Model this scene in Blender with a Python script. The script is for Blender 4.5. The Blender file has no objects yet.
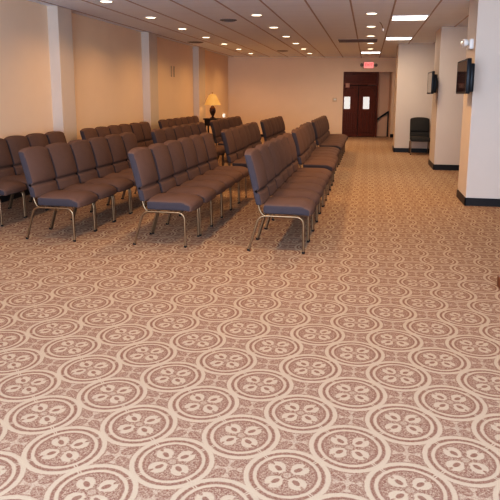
import bpy, bmesh, math, random
from mathutils import Vector, Matrix
PI = math.pi
scene = bpy.context.scene
C = scene.collection
random.seed(7)

# ------------------------------------------------------------------ materials
class V:
    """a node socket with arithmetic, so that patterns can be written as formulas"""
    def __init__(s, nt, sock): s.nt = nt; s.s = sock
    def _m(s, op, b=None, c=None):
        n = s.nt.nodes.new('ShaderNodeMath'); n.operation = op
        for i, v in enumerate((s, b, c)):
            if v is None: continue
            if isinstance(v, V): s.nt.links.new(v.s, n.inputs[i])
            else: n.inputs[i].default_value = v
        return V(s.nt, n.outputs[0])
    def __add__(s, o): return s._m('ADD', o)
    def __sub__(s, o): return s._m('SUBTRACT', o)
    def __mul__(s, o): return s._m('MULTIPLY', o)
    def __truediv__(s, o): return s._m('DIVIDE', o)
    def abs(s): return s._m('ABSOLUTE')
    def fract(s): return s._m('FRACT')
    def sqrt(s): return s._m('SQRT')
    def max(s, o): return s._m('MAXIMUM', o)
    def min(s, o): return s._m('MINIMUM', o)
    def lt(s, o, w=0.02):                       # soft s < o
        n = s.nt.nodes.new('ShaderNodeMapRange'); n.interpolation_type = 'SMOOTHSTEP'
        s.nt.links.new(s.s, n.inputs[0])
        n.inputs[1].default_value = o - w; n.inputs[2].default_value = o + w
        n.inputs[3].default_value = 1; n.inputs[4].default_value = 0
        return V(s.nt, n.outputs[0])
    def band(s, a, b, w=0.012): return s.lt(b, w) * (s.lt(a, w) * -1 + 1)
    def inv(s): return s * -1 + 1

def new_mat(name):
    m = bpy.data.materials.new(name); m.use_nodes = True
    nt = m.node_tree; return m, nt, nt.nodes['Principled BSDF']

def noise(nt, coord, scale, detail=2, rough=0.5):
    n = nt.nodes.new('ShaderNodeTexNoise'); n.inputs['Scale'].default_value = scale
    n.inputs['Detail'].default_value = detail; n.inputs['Roughness'].default_value = rough
    nt.links.new(coord, n.inputs['Vector']); return V(nt, n.outputs['Fac'])

def coords(nt, kind='Object'):
    n = nt.nodes.new('ShaderNodeTexCoord'); return n.outputs[kind]

def position(nt):
    return nt.nodes.new('ShaderNodeNewGeometry').outputs['Position']

def mix(nt, fac, a, b):
    n = nt.nodes.new('ShaderNodeMix'); n.data_type = 'RGBA'
    if isinstance(fac, V): nt.links.new(fac.s, n.inputs[0])
    else: n.inputs[0].default_value = fac
    for i, v in ((6, a), (7, b)):
        if isinstance(v, tuple): n.inputs[i].default_value = (*v, 1)
        else: nt.links.new(v, n.inputs[i])
    return n.outputs[2]

def bump(nt, bsdf, h, strength, dist):
    b = nt.nodes.new('ShaderNodeBump'); b.inputs['Strength'].default_value = strength
    b.inputs['Distance'].default_value = dist
    nt.links.new(h.s, b.inputs['Height']); nt.links.new(b.outputs[0], bsdf.inputs['Normal'])

def paint(name, col, rough=0.75, var=0.06, scale=3.0, fine=0.02):
    m, nt, b = new_mat(name)
    p = position(nt); f = noise(nt, p, scale, 4)
    d = tuple(c * (1 - var) for c in col); l = tuple(min(1, c * (1 + var)) for c in col)
    nt.links.new(mix(nt, f, d, l), b.inputs['Base Color'])
    b.inputs['Roughness'].default_value = rough
    bump(nt, b, noise(nt, p, 160, 2), fine, 0.002)
    return m

def fabric(name, dark, light, scale=260):
    m, nt, b = new_mat(name)
    c = coords(nt); f = noise(nt, c, scale, 2, 0.7); g = noise(nt, c, 9, 3)
    nt.links.new(mix(nt, f * 0.75 + g * 0.25, dark, light), b.inputs['Base Color'])
    b.inputs['Roughness'].default_value = 0.9
    b.inputs['Specular IOR Level'].default_value = 0.12
    bump(nt, b, f, 0.25, 0.003)
    return m

def metal(name, col, rough=0.3, metallic=0.9):
    m, nt, b = new_mat(name)
    c = coords(nt); f = noise(nt, c, 30, 3)
    nt.links.new(mix(nt, f, tuple(x * 0.85 for x in col), tuple(min(1, x * 1.1) for x in col)), b.inputs['Base Color'])
    b.inputs['Roughness'].default_value = rough; b.inputs['Metallic'].default_value = metallic
    return m

def plastic(name, col, rough=0.45):
    m, nt, b = new_mat(name)
    if max(col) < 0.05: b.inputs['Specular IOR Level'].default_value = 0.25
    f = noise(nt, coords(nt), 40, 2)
    nt.links.new(mix(nt, f, tuple(x * 0.94 for x in col), col), b.inputs['Base Color'])
    b.inputs['Roughness'].default_value = rough
    return m

def glow(name, col, strength, base=None):
    m, nt, b = new_mat(name)
    b.inputs['Base Color'].default_value = (*(base or col), 1)
    b.inputs['Emission Color'].default_value = (*col, 1)
    b.inputs['Emission Strength'].default_value = strength
    b.inputs['Roughness'].default_value = 0.5
    return m

def wood(name, dark, light, rough=0.25, stretch=(14, 14, 1.2)):
    m, nt, b = new_mat(name)
    mp = nt.nodes.new('ShaderNodeMapping'); mp.inputs['Scale'].default_value = stretch
    nt.links.new(coords(nt), mp.inputs[0])
    f = noise(nt, mp.outputs[0], 3, 5, 0.6)
    nt.links.new(mix(nt, f, dark, light), b.inputs['Base Color'])
    b.inputs['Roughness'].default_value = rough
    b.inputs['Specular IOR Level'].default_value = 0.3
    bump(nt, b, f, 0.15, 0.004)
    return m

def carpet_material():
    m, nt, b = new_mat('patterned_carpet')
    a = 0.4545; x0 = -0.0261; y0 = 2.2342
    p = position(nt)
    sep = nt.nodes.new('ShaderNodeSeparateXYZ'); nt.links.new(p, sep.inputs[0])
    wob = noise(nt, p, 55, 1) - 0.5
    u = (V(nt, sep.outputs[0]) - x0) / a + wob * 0.012
    v = (V(nt, sep.outputs[1]) - y0) / a + (noise(nt, p, 60, 1) - 0.5) * 0.012
    fp = (u + v + 0.5).fract() - 0.5; fq = (u - v + 0.5).fract() - 0.5
    ap = fp.abs(); aq = fq.abs()
    hi = ap.max(aq); lo = ap.min(aq)
    r = (fp * fp + fq * fq).sqrt()
    grain = noise(nt, p, 150, 2, 0.8)
    grain2 = noise(nt, p, 85, 2, 0.8)
    g = ((grain * 0.5 + grain2 * 0.5) - 0.5) * 6.5 + 0.5
    g = g.max(0.0).min(1.0)
    disk = r.lt(0.355, 0.012)
    ring = r.band(0.405, 0.452) * (lo.lt(0.022, 0.008).inv() + lo.lt(0.007, 0.004)).min(1.0)
    # flower: four scrolled petals along the p / q axes
    pe = lambda cx, rx, ry: (((hi - cx) / rx) * ((hi - cx) / rx) + (lo / ry) * (lo / ry)).sqrt()
    drop = (lo / (hi + 0.001)).lt(0.5, 0.06) * hi.band(0.075, 0.19)
    petal = pe(0.198, 0.106, 0.108).lt(1.0, 0.09).max(drop)
    core = pe(0.170, 0.058, 0.034).lt(1.0, 0.2)
    notch = pe(0.315, 0.065, 0.024).lt(1.0, 0.2)
    eye = r.lt(0.05, 0.012)
    flower = petal * core.inv() * notch.inv()
    sep_line = (lo / (hi + 0.001)).lt(0.93, 0.05) 
    flower = (flower * sep_line).min(1.0)
    rim = r.band(0.325, 0.36, 0.01)
    # hole between four medallions: leaves along the axes from the corner
    cx = ap * -1 + 0.5; cy = aq * -1 + 0.5
    M = cx.max(cy); Nn = cx.min(cy)
    leaf = (((M - 0.165) / 0.125) * ((M - 0.165) / 0.125) + ((Nn / 0.080) * (Nn / 0.080))).sqrt().lt(1.0, 0.1)
    vein = Nn.lt(0.006, 0.006) * M.band(0.06, 0.24)
    outside = r.lt(0.515, 0.008).inv()
    side = (((M - 0.10) * (M - 0.10) + (Nn - 0.10) * (Nn - 0.10)).sqrt()).band(0.035, 0.065) 
    hole = outside * ((leaf * (vein * 0.5).inv()).max(side * 0.6)) 
    edge = r.band(0.515, 0.54, 0.008)
    # dark amount
    stip = g * 0.75 + 0.30
    dark = disk * flower.inv() * stip
    dark = dark.max(disk * core * petal * 0.85)
    dark = dark * eye.inv() + eye * (g * 0.3 + 0.2)
    dark = dark.max(r.band(0.05, 0.066, 0.008) * 0.75)
    dark = dark.max(rim * (g * 0.25 + 0.72))
    dark = dark.max(ring * (g * 0.3 + 0.72))
    dark = dark.max(hole * (g * 0.6 + 0.42))
    dark = dark.max(edge * (g * 0.4 + 0.45))
    dark = dark.max(outside * g * 0.42)
    dark = (dark + (grain - 0.5) * 0.55).max(0.0).min(1.0)
    big = noise(nt, p, 0.6, 3)
    light = mix(nt, big, (0.415, 0.312, 0.212), (0.460, 0.348, 0.240))
    nt.links.new(mix(nt, dark, light, (0.205, 0.098, 0.066)), b.inputs['Base Color'])
    b.inputs['Roughness'].default_value = 0.95
    b.inputs['Specular IOR Level'].default_value = 0.1
    bump(nt, b, grain * 0.7 + dark * -0.3, 0.5, 0.006)
    return m

def ceiling_material():
    m, nt, b = new_mat('ceiling_tile')
    p = position(nt)
    f = noise(nt, p, 120, 3, 0.7)
    sep = nt.nodes.new('ShaderNodeSeparateXYZ'); nt.links.new(p, sep.inputs[0])
    fy = ((V(nt, sep.outputs[1]) - GY0) / GS + 0.5).fract() - 0.5
    joint = fy.abs().lt(0.008, 0.006)
    t = noise(nt, p, 1.1, 2)
    base = mix(nt, f, (0.82, 0.86, 0.96), (0.90, 0.95, 1.0))
    base = mix(nt, t * 0.25, base, (0.72, 0.75, 0.88))
    nt.links.new(mix(nt, joint * 0.28, base, (0.30, 0.27, 0.26)), b.inputs['Base Color'])
    b.inputs['Roughness'].default_value = 0.9
    bump(nt, b, f, 0.3, 0.004)
    return m

GX0, GY0, GS = 0.315, 10.08, 0.61          # ceiling grid origin and pitch
M = {}
M['carpet'] = carpet_material()
M['ceiling'] = ceiling_material()
M['wall'] = paint('wall_paint', (0.66, 0.55, 0.455), 0.7, 0.03)
M['wall_left'] = paint('left_wall_paint', (0.86, 0.65, 0.47), 0.7, 0.03)
M['stair_wall'] = paint('stair_wall_paint', (0.72, 0.48, 0.33), 0.7, 0.05)
M['base'] = plastic('baseboard_vinyl', (0.022, 0.018, 0.018), 0.4)
M['tbar'] = metal('tbar_paint', (0.46, 0.38, 0.36), 0.5, 0.0)
M['fabric'] = fabric('brown_fabric', (0.080, 0.049, 0.038), (0.188, 0.117, 0.091))
M['fabric_side'] = fabric('brown_fabric_seam_shade', (0.040, 0.033, 0.036), (0.085, 0.069, 0.075))  # this and the charcoal one put seam shade into the cloth colour
M['charcoal_side'] = fabric('charcoal_fabric_seam_shade', (0.022, 0.020, 0.019), (0.045, 0.040, 0.037))
M['charcoal'] = fabric('charcoal_fabric', (0.030, 0.027, 0.024), (0.060, 0.054, 0.047))
M['bronze'] = metal('bronze_tube', (0.27, 0.185, 0.11), 0.38, 0.9)
M['rubber'] = plastic('black_rubber', (0.012, 0.011, 0.011), 0.7)
M['white_trim'] = plastic('white_trim', (0.78, 0.76, 0.74), 0.4)
M['lens'] = glow('downlight_lens', (1.0, 0.82, 0.55), 4.5)
M['troffer'] = glow('troffer_lens', (1.0, 0.95, 0.88), 5.0)
M['vent'] = metal('vent_grey', (0.20, 0.18, 0.175), 0.6, 0.1)
M['vent_dark'] = metal('vent_brown', (0.20, 0.15, 0.13), 0.6, 0.1)
M['tv_black'] = plastic('tv_black', (0.008, 0.008, 0.010), 0.35)
M['screen'] = plastic('tv_screen', (0.006, 0.006, 0.008), 0.04)
M['mahogany'] = wood('mahogany', (0.060, 0.014, 0.008), (0.210, 0.055, 0.030), 0.3)
M['door_shadow'] = wood('door_gap_shade', (0.006, 0.002, 0.0015), (0.014, 0.004, 0.003), 0.6)
M['mahogany_light'] = wood('mahogany_frame', (0.075, 0.020, 0.012), (0.24, 0.07, 0.04), 0.3)
M['oak'] = wood('stand_wood', (0.10, 0.032, 0.012), (0.20, 0.07, 0.025), 0.4)
M['dark_wood'] = wood('table_wood', (0.012, 0.008, 0.007), (0.03, 0.018, 0.013), 0.3)
M['rail'] = plastic('rail_black', (0.015, 0.012, 0.012), 0.3)
M['exit_face'] = glow('exit_face', (1.0, 0.26, 0.24), 0.85, (0.7, 0.35, 0.3))
M['exit_text'] = glow('exit_text', (1.0, 0.02, 0.05), 0.8, (0.8, 0.05, 0.05))
M['exit_box'] = plastic('exit_housing', (0.55, 0.45, 0.38), 0.5)
M['lamp_head'] = plastic('lamp_head', (0.28, 0.22, 0.17), 0.5)
M['shade'] = glow('lamp_shade', (1.0, 0.48, 0.12), 0.36, (0.50, 0.32, 0.13))
M['lamp_brown'] = plastic('lamp_ceramic', (0.055, 0.018, 0.010), 0.2)
M['brass'] = metal('brass', (0.55, 0.38, 0.18), 0.3)
M['plate'] = plastic('switch_plate', (0.72, 0.54, 0.36), 0.5)
M['wall_plate'] = plastic('wall_plate', (0.50, 0.38, 0.26), 0.6)
M['white_plastic'] = plastic('white_plastic', (0.82, 0.80, 0.76), 0.4)
M['pink_sign'] = plastic('sign_face', (0.42, 0.16, 0.12), 0.5)
M['steel'] = metal('steel', (0.6, 0.58, 0.56), 0.3)

def pane_material():
    m, nt, b = new_mat('leaded_pane')
    c = coords(nt); sep = nt.nodes.new('ShaderNodeSeparateXYZ'); nt.links.new(c, sep.inputs[0])
    x = V(nt, sep.outputs[0]); z = V(nt, sep.outputs[2])
    d1 = ((x + z * 0.62) / 0.085).fract() - 0.5; d2 = ((x - z * 0.62) / 0.085).fract() - 0.5
    lead = d1.abs().min(d2.abs()).lt(0.07, 0.05)
    f = noise(nt, c, 9, 3)
    col = mix(nt, f, (1.0, 0.93, 0.80), (0.86, 0.93, 1.0))
    nt.links.new(mix(nt, lead * 0.75, col, (0.25, 0.2, 0.15)), b.inputs['Emission Color'])
    b.inputs['Emission Strength'].default_value = 0.66
    b.inputs['Base Color'].default_value = (0.6, 0.6, 0.6, 1); b.inputs['Roughness'].default_value = 0.15
    return m
M['pane'] = pane_material()

# ------------------------------------------------------------------ mesh helpers
def obj(name, bm, mat, parent=None, smooth=None, loc=None):
    bmesh.ops.recalc_face_normals(bm, faces=bm.faces)
    me = bpy.data.meshes.new(name); bm.to_mesh(me); bm.free()
    o = bpy.data.objects.new(name, me); C.objects.link(o)
    me.materials.append(M[mat] if isinstance(mat, str) else mat)
    if smooth is not None:
        for p in me.polygons: p.use_smooth = True
        if smooth < 180: me.set_sharp_from_angle(angle=math.radians(smooth))
    if parent: o.parent = parent
    if loc: o.location = loc
    return o

def empty(name, loc=(0, 0, 0), rz=0):
    o = bpy.data.objects.new(name, None); C.objects.link(o)
    o.empty_display_size = 0.1; o.location = loc; o.rotation_euler = (0, 0, rz); return o

def tag(o, label, cat, group=None):
    o['label'] = label; o['category'] = cat
    if group: o['group'] = group
    return o

def struct(o): o['kind'] = 'structure'; return o

def box(bm, x0, x1, y0, y1, z0, z1, bevel=0, seg=2):
    r = bmesh.ops.create_cube(bm, size=1)
    for v in r['verts']:
        v.co = Vector(((x0 + x1) / 2 + v.co.x * (x1 - x0), (y0 + y1) / 2 + v.co.y * (y1 - y0), (z0 + z1) / 2 + v.co.z * (z1 - z0)))
    if bevel:
        es = list({e for v in r['verts'] for e in v.link_edges})
        bmesh.ops.bevel(bm, geom=es, offset=bevel, segments=seg, profile=0.5, affect='EDGES')
    return bm

def boxes(*bs, bevel=0):
    bm = bmesh.new()
    for b in bs: box(bm, *b, bevel=bevel)
    return bm

def tube(bm, pts, rad, n=10):
    pts = [Vector(p) for p in pts]; rings = []
    rads = rad if isinstance(rad, (list, tuple)) else [rad] * len(pts)
    up = Vector((0.0, 1.0, 0.0))
    for i, p in enumerate(pts):
        t = (pts[min(i + 1, len(pts) - 1)] - pts[max(i - 1, 0)]).normalized()
        s = t.cross(up)
        if s.length < 1e-3: s = t.cross(Vector((1, 0, 0)))
        s.normalize(); q = s.cross(t)
        rings.append([bm.verts.new(p + (s * math.cos(2 * PI * k / n) + q * math.sin(2 * PI * k / n)) * rads[i]) for k in range(n)])
    for a, b in zip(rings, rings[1:]):
        for k in range(n): bm.faces.new((a[k], a[(k + 1) % n], b[(k + 1) % n], b[k]))
    bm.faces.new(rings[0][::-1]); bm.faces.new(rings[-1])
    return bm

def lathe(bm, prof, n=32, axis='z', origin=(0, 0, 0)):
    o = Vector(origin); rings = []
    def P(r, h, a):
        if axis == 'z': return o + Vector((r * math.cos(a), r * math.sin(a), h))
        if axis == 'y': return o + Vector((r * math.cos(a), h, r * math.sin(a)))
        return o + Vector((h, r * math.cos(a), r * math.sin(a)))
    for r, h in prof:
        rings.append([bm.verts.new(P(max(r, 1e-4), h, 2 * PI * k / n)) for k in range(n)])
    for a, b in zip(rings, rings[1:]):
        for k in range(n): bm.faces.new((a[k], a[(k + 1) % n], b[(k + 1) % n], b[k]))
    bm.faces.new(rings[0][::-1]); bm.faces.new(rings[-1])
    return bm

def cushion(hx, hy, hz, r, n=(10, 10, 6), warp=None):
    """rounded box with evenly gridded faces, bent by warp(point)"""
    bm = bmesh.new(); cache = {}
    h = (hx, hy, hz)
    def ticks(half, k):
        inner = [-half + r + (2 * half - 2 * r) * i / k for i in range(k + 1)]
        e = [half - r + r * math.tan(a) for a in (PI / 12, PI / 6)]
        return [-half] + [-x for x in reversed(e)] + inner + e + [half]
    T = [ticks(h[i], n[i]) for i in range(3)]
    def vert(p):
        key = tuple(round(c, 5) for c in p)
        if key not in cache:
            q = Vector([max(-(h[i] - r), min(h[i] - r, p[i])) for i in range(3)])
            d = Vector(p) - q
            w = q + d.normalized() * r if d.length > 1e-9 else Vector(p)
            cache[key] = bm.verts.new(warp(w, h) if warp else w)
        return cache[key]
    for ax in range(3):
        b, c = (ax + 1) % 3, (ax + 2) % 3
        for s in (-1, 1):
            for i in range(len(T[b]) - 1):
                for j in range(len(T[c]) - 1):
                    vs = []
                    for (di, dj) in ((0, 0), (1, 0), (1, 1), (0, 1)):
                        p = [0, 0, 0]; p[ax] = s * h[ax]; p[b] = T[b][i + di]; p[c] = T[c][j + dj]
                        vs.append(vert(p))
                    if len(set(vs)) == 4:
                        try: bm.faces.new(vs if s > 0 else vs[::-1])
                        except ValueError: pass
    return bm

def bez(p0, p1, p2, k=6):
    p0, p1, p2 = map(Vector, (p0, p1, p2))
    return [p0 * (1 - t) ** 2 + p1 * 2 * t * (1 - t) + p2 * t * t for t in [i / k for i in range(k + 1)]]

def copy_tree(o, parent=None):
    c = o.copy(); C.objects.link(c)
    if parent: c.parent = parent
    for ch in list(o.children): copy_tree(ch, c)
    return c

# ------------------------------------------------------------------ the room
ZC = 2.71; YF = 20.9; XL = -4.74; XR = 3.3; YN = -1.5
struct(obj('floor', boxes((XL - .2, XR + .2, YN - 1, 23.4, -.1, 0)), 'carpet'))
struct(obj('ceiling', boxes((XL - .2, XR + .2, YN - 1, 23.4, ZC, ZC + .1)), 'ceiling'))
struct(obj('wall_left', boxes((XL - .2, XL, YN - 1, YF + .2, 0, ZC)), 'wall_left'))
struct(obj('wall_right', boxes((XR, XR + .2, YN - 1, 23.4, 0, ZC)), 'wall'))
OX0, OX1, OZ = -0.895, 0.80, 2.235         # the doorway in the far wall
struct(obj('wall_far', boxes((XL - .2, OX0, YF, YF + .15, 0, ZC), (OX1, XR, YF, YF + .15, 0, ZC), (OX0, OX1, YF, YF + .15, OZ, ZC)), 'wall_left'))
struct(obj('wall_stairwell', boxes((OX0 - .1, OX1 + .1, 21.30, 21.40, 0, ZC), (OX1, OX1 + .1, YF + .15, 21.30, 0, ZC), (OX0 - .1, OX0, YF + .15, 21.30, 0, ZC)), 'stair_wall'))
for i, (y0, y1) in enumerate(((8.345, 8.76), (12.06, 12.55), (15.78, 16.4))):
    struct(obj('wall_pilaster_%d' % (i + 1), boxes((XL, -4.572, y0, y1, 0, ZC)), 'wall'))
for i, (x, y0, y1) in enumerate(((1.306, 8.0, 8.72), (1.306, 11.88, 12.85), (0.69, 15.49, 16.35))):
    struct(obj('wall_pier_%d' % (i + 1), boxes((x, XR, y0, y1, 0, ZC)), 'wall'))
    struct(obj('baseboard_pier_%d' % (i + 1), boxes((x - .012, XR, y0 - .012, y0, 0, .105), (x - .012, x, y0 - .012, y1, 0, .105)), 'base'))
struct(obj('baseboard_left', boxes((XL, XL + .012, YN, 8.34, 0, .09), (XL, XL + .012, 8.77, 12.05, 0, .09), (XL, XL + .012, 12.56, 15.77, 0, .09), (XL, XL + .012, 16.41, YF, 0, .09),
    *[(-4.572, -4.56, a - .012, b, 0, .09) for a, b in ((8.345, 8.76), (12.06, 12.55), (15.78, 16.4))], *[(XL, -4.56, a - .012, a, 0, .09) for a in (8.345, 12.06, 15.78)]), 'base'))
struct(obj('baseboard_far', boxes((XL, OX0, YF - .012, YF, 0, .09), (OX1, XR, YF - .012, YF, 0, .105)), 'base'))
# T-bars of the suspended ceiling
bars = [(GX0 + GS * k - .012, GX0 + GS * k + .012, YN, YF, ZC - .006, ZC + .001) for k in range(-8, 5) if XL < GX0 + GS * k < XR]
struct(obj('ceiling_grid', boxes(*bars), 'tbar'))

# ------------------------------------------------------------------ chairs
W = 0.473
def seat_warp(p, h):
    x, y, z = p
    t = x / h[0]; s = y / h[1]
    w = (z / h[2] + 1) / 2                                           # 0 underneath, 1 on top
    z += w * (0.036 * (1 - s * s) - 0.012) * (1 - 0.35 * t * t)      # crowned top
    if t > 0.45: z -= 0.042 * ((t - 0.45) / 0.55) ** 2 * (0.3 + 0.7 * w)   # waterfall front edge
    if t > 0.3: x += (0.024 * (1 - s * s) - 0.010) * (t - 0.3) / 0.7
    k = max(0, (t - 0.6) / 0.4)
    y *= 1 - 0.07 * k * k                                            # corners drawn in
    return Vector((x + 0.113, y, z + 0.400))
def back_warp(p, h):
    x, y, z = p                                                      # x thickness, z height
    t = z / h[2]; s = y / h[1]
    zc = -0.116
    groove = math.exp(-((z - zc) / 0.012) ** 2)
    bulge = 1 - abs(s) ** 2.2
    if x > 0:
        x *= 1 if z > zc else 0.72
        x += (0.042 if z > zc else 0.030) * bulge * max(0, 1 - abs((z - (0.065 if z > zc else -0.18)) / 0.22) ** 2)
        x -= 0.030 * groove + 0.012
    else:
        x -= 0.006 * bulge
    if abs(s) > 0.9: y -= math.copysign(0.006 * groove, y)
    if t > 0.55:
        k = (t - 0.55) / 0.45
        y *= 1 - 0.045 * k ** 3
        z -= 0.022 * k * abs(s) ** 3.5
        z += 0.010 * k * (1 - s * s)
    lean = -0.212 - 0.245 * z - 0.05 * z * z
    return Vector((lean + x + 0.02, y, z + 0.675))

def make_chair(name, cloth):
    r = empty(name)
    def shade_sides(o):                                              # darker side faces paint in the shade of the seams between cushions
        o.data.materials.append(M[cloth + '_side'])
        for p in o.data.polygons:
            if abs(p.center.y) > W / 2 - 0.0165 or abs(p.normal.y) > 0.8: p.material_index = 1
    shade_sides(obj('seat', cushion(0.222, W / 2 - 0.008, 0.048, 0.026, (10, 8, 2), seat_warp), cloth, r, 180))
    shade_sides(obj('backrest', cushion(0.038, W / 2 - 0.009, 0.243, 0.018, (2, 10, 30), back_warp), cloth, r, 180))
    for s in (-1, 1):
        y = s * (W / 2 - 0.018); tr = 0.0115
        fl = obj('leg', tube(bmesh.new(), [(0.268, y, 0.012), (0.266, y, 0.15)] + bez((0.264, y, 0.265), (0.262, y, 0.334), (0.195, y, 0.336)), tr), 'bronze', r, 60)
        rl = obj('leg', tube(bmesh.new(), [(-0.238, y, 0.012), (-0.195, y, 0.16)] + bez((-0.163, y, 0.27), (-0.145, y, 0.334), (-0.085, y, 0.336)), tr), 'bronze', r, 60)
        obj('side_rail', tube(bmesh.new(), [(-0.085, y, 0.336), (0.195, y, 0.336)], tr), 'bronze', r, 60)
        yb = y - s * 0.016
        obj('back_post', tube(bmesh.new(), bez((-0.095, yb, 0.338), (-0.135, yb, 0.345), (-0.150, yb, 0.42)) + [(-0.170, yb, 0.52)], 0.0095), 'bronze', r, 60)
        for leg, x in ((fl, 0.268), (rl, -0.2405)):
            obj('rubber_foot', lathe(bmesh.new(), [(0.012, 0), (0.0135, 0.003), (0.013, 0.016), (0.0118, 0.018)], 12, origin=(x, y, 0)), 'rubber', leg, 60)
    return r

ORD = ['first', 'second', 'third', 'fourth', 'fifth', 'sixth', 'seventh']
ROWS = {  # row phrase, blocks: (X0, first Y, number, index from which a small gap opens, its shift)
    'C': ('row beside the aisle', [(-0.800, 5.16, 6, None), (-0.800, 8.44, 6, 3), (-0.830, 11.86, 7, None)]),
    'B': ('second row from the aisle', [(-1.915, 5.16, 6, None), (-1.850, 8.44, 6, 3), (-1.890, 11.90, 6, None)]),
    'A': ('third row from the aisle', [(-3.050, 5.16, 6, None), (-2.960, 8.50, 6, None), (-2.980, 12.00, 6, None)]),
    'Z': ('row along the left wall', [(-4.150, 5.16, 6, None), (-4.075, 8.42, 6, None), (-4.075, 11.88, 6, None)]),
}
BLK = ['front block', 'middle block', 'rear block']
proto = make_chair('stacking_chair', 'fabric'); used = False
rng = random.Random(3)
for key in 'CBAZ':
    phrase, blocks = ROWS[key]
    for bi, (x0, y0, n, step) in enumerate(blocks):
        skip = 1 if (key == 'Z' and bi == 0) else 0
        for i in range(skip, n):
            c = copy_tree(proto) if used else proto
            used = True
            dx = rng.uniform(-.006, .006); dy = 0
            if step is not None and i >= step: dx -= 0.045; dy = 0.06
            c.location = (x0 + dx, y0 + W * (i + .5) + dy, 0)
            c.scale = (1, 1, {'C': 1.0, 'B': .985, 'A': .968, 'Z': .965}[key])
            c.rotation_euler = (0, 0, rng.uniform(-.004, .004))
            j = i - skip; m = n - skip
            pos = 'nearest chair' if j == 0 else ('farthest chair' if j == m - 1 else '%s chair from near end' % ORD[j])
            if key == 'Z' and bi == 0 and j == 0: pos = 'chair cut by the left picture edge'
            tag(c, 'brown padded %s, %s, %s' % (pos, BLK[bi], phrase), 'chair', 'brown chairs ganged in long rows')
ch = make_chair('side_chair', 'charcoal')
ch.location = (1.285, 15.10, 0); ch.rotation_euler = (0, 0, -PI / 2); ch.scale = (1, 1.03, .968)
tag(ch, 'lone charcoal padded chair facing the room against the white pier on the right', 'chair')

# ------------------------------------------------------------------ ceiling fittings
def make_downlight():
    r = empty('recessed_downlight')
    obj('trim_ring', lathe(bmesh.new(), [(0.098, 0.0), (0.100, -0.006), (0.085, -0.010), (0.078, -0.004), (0.078, 0.0)], 32), 'white_trim', r, 40)
    obj('lens', lathe(bmesh.new(), [(0.080, -0.002), (0.079, -0.0075), (0.05, -0.010)], 32), 'lens', r, 60)
    return r
def lamp(name, kind, loc, energy, col, **k):
    l = bpy.data.lights.new(name, kind); l.energy = energy; l.color = col
    for a, v in k.items(): setattr(l, a, v)
    o = bpy.data.objects.new(name, l); C.objects.link(o); o.location = loc; return o
WARM = (1.0, 0.60, 0.25)
cols = (('line nearest the left wall', -3.67, [8.06 + 1.735 * k for k in range(7)]),
        ('middle line', -1.84, [7.97 + 1.77 * k for k in range(7)]),
        ('line above the aisle', 0.0, [9.80 + 1.80 * k for k in range(6)]))
dl = make_downlight(); first = True
for phrase, x, ys in cols:
    for i, y in enumerate(ys):
        d = dl if first else copy_tree(dl); first = False
        d.location = (x, y, ZC)
        n = len(ys)
        pos = 'nearest' if i == 0 else ('farthest' if i == n - 1 else '%s from near end' % ORD[i])
        tag(d, 'round recessed ceiling light, %s in the %s' % (pos, phrase), 'ceiling light', 'recessed ceiling lights')
        lamp('downlight_bulb', 'SPOT', (x, y, ZC - .03), {-3.67: 62, -1.84: 46, 0.0: 30}[x], WARM, spot_size=math.radians(150), spot_blend=0.9, shadow_soft_size=0.07)
for x in (-3.67, -1.84, 0.0):                 # the lines go on over the viewer's head, out of the picture
    for y in (6.2, 4.4, 2.6, 0.8):
        if x == 0 and y == 6.2: y = 8.0
        lamp('downlight_bulb', 'SPOT', (x, y, ZC - .03), 150 if y == 8.0 else ({0.0: 95, -1.84: 56, -3.67: 16}[x] if y > 4 else 10), WARM, spot_size=math.radians(150), spot_blend=0.9, shadow_soft_size=0.07)

for gx, y, lab in ((GX0, 10.10, 'nearest'), (GX0, 13.72, 'middle'), (GX0 - GS, 18.10, 'farthest')):
    t = empty('ceiling_troffer', (gx + GS / 2, y + GS / 2, ZC))
    h = GS / 2 - .012
    obj('frame', boxes((-h, h, -h, -h + .02, -.012, -.001), (-h, h, h - .02, h, -.012, -.001), (-h, -h + .02, -h + .02, h - .02, -.012, -.001), (h - .02, h, -h + .02, h - .02, -.012, -.001)), 'white_trim', t)
    obj('diffuser', boxes((-h + .02, h - .02, -h + .02, h - .02, -.009, -.002)), 'troffer', t)
    where = {'nearest': 'nearest of the two beyond the aisle lights', 'middle': 'second one back on the right', 'farthest': 'farthest, close to the door wall'}[lab]
    tag(t, 'square bright ceiling light panel, ' + where, 'ceiling light', 'square ceiling light panels')
    a = lamp('troffer_tube', 'AREA', (gx + GS / 2, y + GS / 2, ZC - .03), 26, (1.0, 0.86, 0.70), size=0.5)

for x, y, rr, lab in ((-2.45, 10.33, .15, 'round grey ceiling vent near the middle light line, nearest'), (-4.27, 14.45, .20, 'round grey ceiling vent close to the left wall'), (-2.53, 17.5, .17, 'round grey ceiling vent farthest back, ahead of the far wall')):
    v = empty('ceiling_vent', (x, y, ZC))
    obj('outer_ring', lathe(bmesh.new(), [(rr, 0), (rr, -.006), (rr * .82, -.014), (rr * .78, -.004), (rr * .78, 0)], 28), 'vent', v, 50)
    bm = bmesh.new()
    for f in (.7, .48, .26): lathe(bm, [(rr * f, 0), (rr * f, -.008), (rr * (f - .16), -.018), (rr * (f - .18), -.004), (rr * (f - .18), 0)], 24)
    obj('louvre', bm, 'vent', v, 50)
    tag(v, lab, 'ceiling vent', 'round ceiling vents')
g = empty('air_grille', (-0.30, 14.5, ZC))
obj('frame', boxes((-.45, .45, -.34, -.30, -.012, 0), (-.45, .45, .30, .34, -.012, 0), (-.45, -.41, -.3, .3, -.012, 0), (.41, .45, -.3, .3, -.012, 0)), 'vent', g)
obj('slat', boxes(*[(-.41, .41, -.29 + .06 * k, -.255 + .06 * k, -.010, -.002) for k in range(10)]), 'vent_dark', g)
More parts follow.
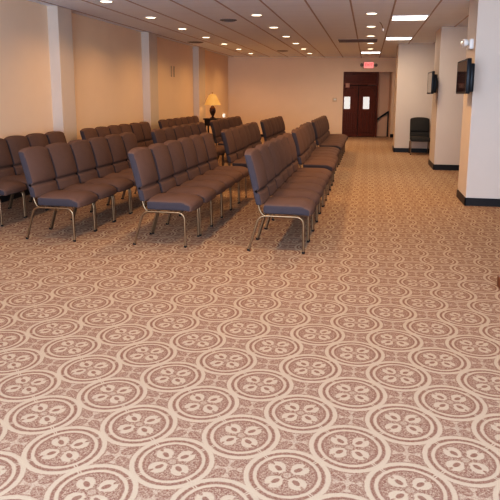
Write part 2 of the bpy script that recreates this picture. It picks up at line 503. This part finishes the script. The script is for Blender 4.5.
tag(g, 'brown slatted air grille in the ceiling under the aisle lights', 'air grille')
hk = empty('ceiling_hook', (0.205, 11.2, ZC))
obj('wire', tube(bmesh.new(), [(-.06, -.25, -.004), (-.03, -.12, -.02), (-.005, .0, -.05), (.01, .06, -.085)], .006, 8), 'vent_dark', hk, 60)
obj('tip', lathe(bmesh.new(), [(.010, -.125), (.016, -.11), (.016, -.085), (.008, -.075)], 12, origin=(.01, .06, 0)), 'white_plastic', hk, 60)
tag(hk, 'thin dark wire hook with white tip hanging from the ceiling beside the near light panel', 'hook')

# ------------------------------------------------------------------ wall-mounted televisions and emergency light
def make_tv():
    r = empty('wall_television')
    w, h = .41, .210                         # half width (y), half height (z); origin at the centre of the screen's back
    bm = bmesh.new()
    box(bm, -.045, 0, -w, w, -h, h, bevel=.008)
    obj('casing', bm, 'tv_black', r, 40)
    obj('screen', boxes((-.0475, -.0445, -w + .022, w - .022, -h + .026, h - .022)), 'screen', r)
    obj('bezel', boxes((-.049, -.045, -w + .002, w - .002, h - .022, h - .003), (-.049, -.045, -w + .002, w - .002, -h + .003, -h + .026),
        (-.049, -.045, -w + .002, -w + .022, -h + .026, h - .022), (-.049, -.045, w - .022, w - .002, -h + .026, h - .022)), 'tv_black', r)
    obj('rear_housing', box(bmesh.new(), 0, .05, -w * .86, w * .8, -h * .9, h * .72, bevel=.012), 'tv_black', r, 40)
    return r
for y, z, lab in ((7.94, 1.664, 'black flat television on the nearest white pier'), (11.99, 1.676, 'black flat television on the second white pier, farther back')):
    t = make_tv(); t.location = (1.198, y, z)
    obj('wall_bracket', boxes((.05, .112, .10, .30, -.12, .10), (.05, .07, -.2, .3, -.10, -.06), (.05, .07, -.2, .3, .04, .08)), 'tv_black', t)
    tag(t, lab + ', screen facing the aisle', 'television', 'wall televisions')
e = empty('emergency_light', (1.309, 8.27, 2.09))
obj('housing', box(bmesh.new(), -.055, 0, -.13, .12, -.065, .065, bevel=.012), 'white_plastic', e, 40)
for yy in (-.055, .085):
    hd = obj('lamp_head', lathe(bmesh.new(), [(.030, 0), (.044, -.015), (.050, -.055), (.046, -.060)], 20, axis='x', origin=(-.06, yy, .02)), 'white_plastic', e, 50)
    obj('lens', lathe(bmesh.new(), [(.044, -.0595), (.038, -.064)], 20, axis='x', origin=(-.06, yy, .02)), 'steel', hd, 50)
tag(e, 'white twin-headed emergency light high on the nearest white pier', 'emergency light')

# ------------------------------------------------------------------ far wall: doors, exit sign, handrail
YD = 21.02
def mb(*b, bevel=0): return boxes(*b, bevel=bevel)
d = empty('double_door', (0, YD, 0))
seam = -0.335; dx0, dx1 = OX0, 0.338; zt = 1.80
obj('door_frame', mb((dx0, dx0 + .045, -.05, .10, 0, OZ), (dx1 - .045, dx1, -.05, .10, 0, OZ), (dx0 + .045, dx1 - .045, -.05, .10, OZ - .05, OZ), (dx0 + .045, dx1 - .045, -.055, .10, zt - .005, zt + .055), bevel=.006), 'mahogany_light', d)
obj('gap_shade_board', mb((dx0 + .02, dx1 - .02, .05, .08, 0.005, zt)), 'door_shadow', d)  # added near-black sheet, paints the shade in the gaps around the leaves
tr = obj('transom_panel', mb((dx0 + .045, dx1 - .045, .0, .06, zt + .06, OZ - .05)), 'mahogany', d)
obj('moulding', mb((dx0 + .09, dx1 - .09, -.015, .0, zt + .10, zt + .13), (dx0 + .09, dx1 - .09, -.015, .0, OZ - .12, OZ - .09), (dx0 + .09, dx0 + .12, -.015, .0, zt + .13, OZ - .12), (dx1 - .12, dx1 - .09, -.015, .0, zt + .13, OZ - .12), bevel=.005), 'mahogany_light', tr)
for (x0, x1, px0, px1) in ((dx0 + .055, seam - .012, -.838, -.612), (seam + .012, dx1 - .055, -.172, .062)):
    z0, z1 = .965, 1.395
    lf = obj('door_leaf', mb((x0, px0, 0, .045, 0.01, zt - .03), (px1, x1, 0, .045, 0.01, zt - .03), (px0, px1, 0, .045, 0.01, z0), (px0, px1, 0, .045, z1, zt - .03)), 'mahogany', d)
    obj('window_frame', mb((px0 - .02, px0 + .004, -.012, .0, z0 - .02, z1 + .02), (px1 - .004, px1 + .02, -.012, .0, z0 - .02, z1 + .02), (px0, px1, -.012, .0, z0 - .02, z0 + .004), (px0, px1, -.012, .0, z1 - .004, z1 + .02), bevel=.003), 'mahogany_light', lf)
    obj('glass_pane', mb((px0 + .003, px1 - .003, .015, .025, z0 + .003, z1 - .003)), 'pane', lf)
    nb = 5; bw = (x1 - x0 - .10) / nb
    obj('planking', mb(*[(x0 + .05 + bw * k + .010, x0 + .05 + bw * (k + 1) - .010, -.022, .0, .16, .86) for k in range(nb)], bevel=.004), 'mahogany', lf)
    mid = (x0 + x1) / 2; aw = (x1 - x0) / 2 - .05
    obj('arch_moulding', tube(bmesh.new(), [(mid + aw * math.cos(a), -.006, 1.45 + .26 * math.sin(a)) for a in [PI * k / 14 for k in range(15)]], .018, 8), 'mahogany_light', lf, 60)
obj('door_closer', mb((-.02, .285, -.05, .0, zt - .012, zt + .02), bevel=.006), 'steel', d)
tag(d, 'dark glossy mahogany double door with two small bright windows and transom', 'door')
s = empty('door_sign', (-.735, YD - .055, 1.765))
obj('plate', mb((-.075, .075, -.012, -.002, -.075, .095), bevel=.003), 'pink_sign', s)
obj('stripe', mb(*[(-.05 + .042 * k, -.034 + .042 * k, -.0145, -.0115, -.05, .07) for k in range(3)]), 'plate', s)
tag(s, 'small reddish sign with three pale strokes at the top of the left door', 'sign')

x = empty('exit_sign', (-.05, YF, 2.46))
obj('housing', mb((-.175, .175, -.05, 0, -.112, .112), bevel=.008), 'exit_box', x)
obj('face', mb((-.165, .165, -.056, -.0495, -.102, .102), bevel=.002), 'exit_face', x)
cu = bpy.data.curves.new('lettering', 'FONT'); cu.body = 'EXIT'; cu.size = .135; cu.align_x = 'CENTER'; cu.align_y = 'CENTER'; cu.extrude = .002
tmp = bpy.data.objects.new('lettering_curve', cu); C.objects.link(tmp); bpy.context.view_layer.update()
tme = bpy.data.meshes.new_from_object(tmp.evaluated_get(bpy.context.evaluated_depsgraph_get())); bpy.data.objects.remove(tmp)
tme.materials.clear(); tme.materials.append(M['exit_text'])
tx = bpy.data.objects.new('lettering', tme); C.objects.link(tx); tx.parent = x; tx.location = (0, -.0585, 0); tx.rotation_euler = (PI / 2, 0, 0)
for sx in (-1, 1):
    obj('arm', mb((min(sx * .175, sx * .20), max(sx * .175, sx * .20), -.035, -.015, -.01, .01)), 'lamp_head', x)
    obj('lamp_head', lathe(bmesh.new(), [(.025, 0), (.048, -.02), (.056, -.065), (.05, -.07)], 18, axis='y', origin=(sx * .245, -.01, 0)), 'lamp_head', x, 50)
tag(x, 'glowing red EXIT sign with two lamp heads above the mahogany door', 'exit sign')

hr = empty('handrail', (0, 21.25, 0))
zf = lambda xx: .575 + (xx - .37) * .70
obj('rail', tube(bmesh.new(), [(.385, -.02, .50), (.385, -.02, .56)] + [(.40 + .05 * k, -.02, .60 + .035 * k) for k in range(9)], .030, 10), 'rail', hr, 60)
for xx in (.47, .70):
    obj('bracket', tube(bmesh.new(), [(xx, .05, .60 + (xx - .40) * .7 - .06), (xx, -.02, .60 + (xx - .40) * .7 - .05), (xx, -.02, .60 + (xx - .40) * .7)], .008, 8), 'rail', hr, 60)
tag(hr, 'black sloping handrail on the brown stairwell wall right of the door', 'handrail')
struct(obj('jamb_shadow_strip', boxes((OX1 - .03, OX1 - .001, 21.2, 21.26, 0, .85)), 'rail'))  # dark strip added in place of the shadow along the right jamb

t = empty('wall_thermostat', (-1.18, YF, 1.285))
obj('cover', mb((-.075, .075, -.028, 0, -.07, .07), bevel=.008), 'plate', t)
obj('dial', mb((-.04, .04, -.034, -.028, -.02, .035), bevel=.002), 'white_plastic', t)
tag(t, 'small beige thermostat on the far wall left of the door', 'thermostat')
M['night_light'] = glow('night_light', (1.0, 0.95, 0.88), 0.7)
t = empty('wall_box', (XL, 19.2, .745))
obj('cover', mb((0, .05, -.09, .09, -.05, .06), bevel=.01), 'night_light', t)
obj('socket', mb((.05, .053, -.03, .03, -.03, .03)), 'plate', t)
tag(t, 'small white wall box near the far left corner right of the lamp', 'wall box')
t = empty('wall_plate', (XL, 14.05, 1.98))
obj('slot', mb((0, .012, -.13, -.06, -.13, .13), bevel=.003), 'wall_plate', t)
obj('slot', mb((0, .012, .06, .13, -.13, .13), bevel=.003), 'wall_plate', t)
tag(t, 'faint pair of narrow upright plates high on the left wall', 'wall plate')

# the far wall stands slightly skew to the room
SK = Matrix.Translation((-.05, 20.95, 0)) @ Matrix.Rotation(math.radians(12.4), 4, 'Z') @ Matrix.Translation((.05, -20.95 + .04, 0))
for o in list(C.objects):
    if o.parent is None and (o.name.split('.')[0] in ('double_door', 'door_sign', 'exit_sign', 'handrail', 'wall_thermostat', 'stairwell_fill')):
        o.matrix_world = SK @ o.matrix_basis
    elif o.name in ('wall_far', 'wall_stairwell', 'baseboard_far', 'jamb_shadow_strip'):
        o.data.transform(SK)

# ------------------------------------------------------------------ lamp on its table in the far corner
LX, LY = -4.235, 15.93
tb = empty('lamp_table', (LX, 15.93, 0))
tz = .785
obj('tabletop', mb((-.22, .30, -.20, .20, tz - .035, tz), bevel=.008), 'dark_wood', tb)
obj('apron', mb((-.19, .27, -.17, .17, tz - .20, tz - .035), bevel=.004), 'dark_wood', tb)
for ax in (-.17, .25):
    for ay in (-.15, .15):
        obj('leg', mb((ax - .02, ax + .02, ay - .02, ay + .02, 0, tz - .20), bevel=.004), 'dark_wood', tb)
tag(tb, 'small dark wooden table under the lamp in the far left corner', 'table')
tl = empty('table_lamp', (LX, LY, tz))
obj('base', lathe(bmesh.new(), [(.075, 0), (.078, .012), (.055, .025), (.03, .04), (.028, .06), (.045, .09), (.075, .15), (.088, .21), (.080, .27), (.052, .305), (.035, .32), (.045, .335), (.03, .35), (.012, .355), (.012, .43)], 28), 'lamp_brown', tl, 50)
bm = bmesh.new(); n = 48; R0 = []
for zz, rr in ((.365, .225), (.42, .20), (.50, .165), (.58, .128), (.655, .09)):
    R0.append([bm.verts.new((rr * (1 + .02 * (k % 2)) * math.cos(2 * PI * k / n), rr * (1 + .02 * (k % 2)) * math.sin(2 * PI * k / n), zz)) for k in range(n)])
for a, b in zip(R0, R0[1:]):
    for k in range(n): bm.faces.new((a[k], a[(k + 1) % n], b[(k + 1) % n], b[k]))
obj('lamp_shade', bm, 'shade', tl, 30)
obj('finial', lathe(bmesh.new(), [(.006, .43), (.006, .66), (.014, .675), (.018, .69), (.010, .705), (.004, .715)], 14), 'brass', tl, 50)
tag(tl, 'lit table lamp with pleated amber shade and brown urn base', 'lamp')
lamp('table_lamp_bulb', 'POINT', (LX, LY, tz + .50), 4, (1.0, 0.6, 0.25), shadow_soft_size=0.05)

# ------------------------------------------------------------------ wooden stand whose foot just shows at the right edge
w = empty('wooden_stand', (1.3, 4.52, 0))
obj('foot', box(bmesh.new(), -.29, .29, -.045, .045, 0.0, .085, bevel=.012), 'oak', w, 40)
obj('post', box(bmesh.new(), -.05, .05, -.035, .035, .085, .95, bevel=.008), 'oak', w, 40)
obj('shelf', box(bmesh.new(), -.16, .24, -.2, .2, .95, .98, bevel=.006), 'oak', w, 40)
tag(w, 'reddish brown wooden foot of a stand at the right picture edge', 'stand')

# ------------------------------------------------------------------ daylight from the windows behind the viewer, added fill lamps and air light
wl = lamp('window_daylight', 'AREA', (-0.5, YN, 1.5), 345, (0.60, 0.76, 1.0), shape='RECTANGLE', size=6.5, size_y=2.0)
wl.rotation_euler = (math.radians(86), 0, 0)
wl.data.spread = math.radians(150)
wb = lamp('ceiling_fill', 'AREA', (-0.5, YN + .3, 0.9), 170, (0.62, 0.76, 1.0), shape='RECTANGLE', size=6.5, size_y=1.0)  # added fill lamp aimed upward to brighten the ceiling
wb.rotation_euler = (math.radians(118), 0, 0)
lamp('stairwell_fill', 'POINT', (.55, 21.17, 2.5), 2.2, (1.0, 0.7, 0.42), shadow_soft_size=.06)  # added fill lamp, brightens the stairwell wall
wd = bpy.data.worlds.new('World'); scene.world = wd; wd.use_nodes = True
bg = wd.node_tree.nodes['Background']; bg.inputs[0].default_value = (0.75, 0.80, 0.95, 1); bg.inputs[1].default_value = 0.04

# ------------------------------------------------------------------ camera
yaw, pitch, roll = 0.17902667, 0.16798003, 0.005915048
fwd = Vector((-math.sin(yaw) * math.cos(pitch), math.cos(yaw) * math.cos(pitch), -math.sin(pitch)))
r = Vector((math.cos(yaw), math.sin(yaw), 0)); u = r.cross(fwd)
r2 = math.cos(roll) * r + math.sin(roll) * u; u2 = -math.sin(roll) * r + math.cos(roll) * u
mat = Matrix((r2, u2, -fwd)).transposed().to_4x4(); mat.translation = (0, 0, 1.42)
cd = bpy.data.cameras.new('camera'); cam = bpy.data.objects.new('camera', cd); C.objects.link(cam)
cam.matrix_world = mat
cd.sensor_width = 36; cd.sensor_fit = 'HORIZONTAL'; cd.lens = 587.858 * 36 / 500
cd.shift_x = (250 - 260.237) / 500; cd.shift_y = (194.997 - 250) / 500
cd.clip_start = 0.05; cd.clip_end = 100
scene.camera = cam
scene.view_settings.view_transform = 'Standard'
scene.view_settings.exposure = 0.12
vs = scene.view_settings; vs.use_curve_mapping = True          # the camera's contrast
cm = vs.curve_mapping; cv = cm.curves[3]
for p in ((0.05, 0.030), (0.20, 0.175), (0.45, 0.46), (0.75, 0.80)): cv.points.new(*p)
cm.update()
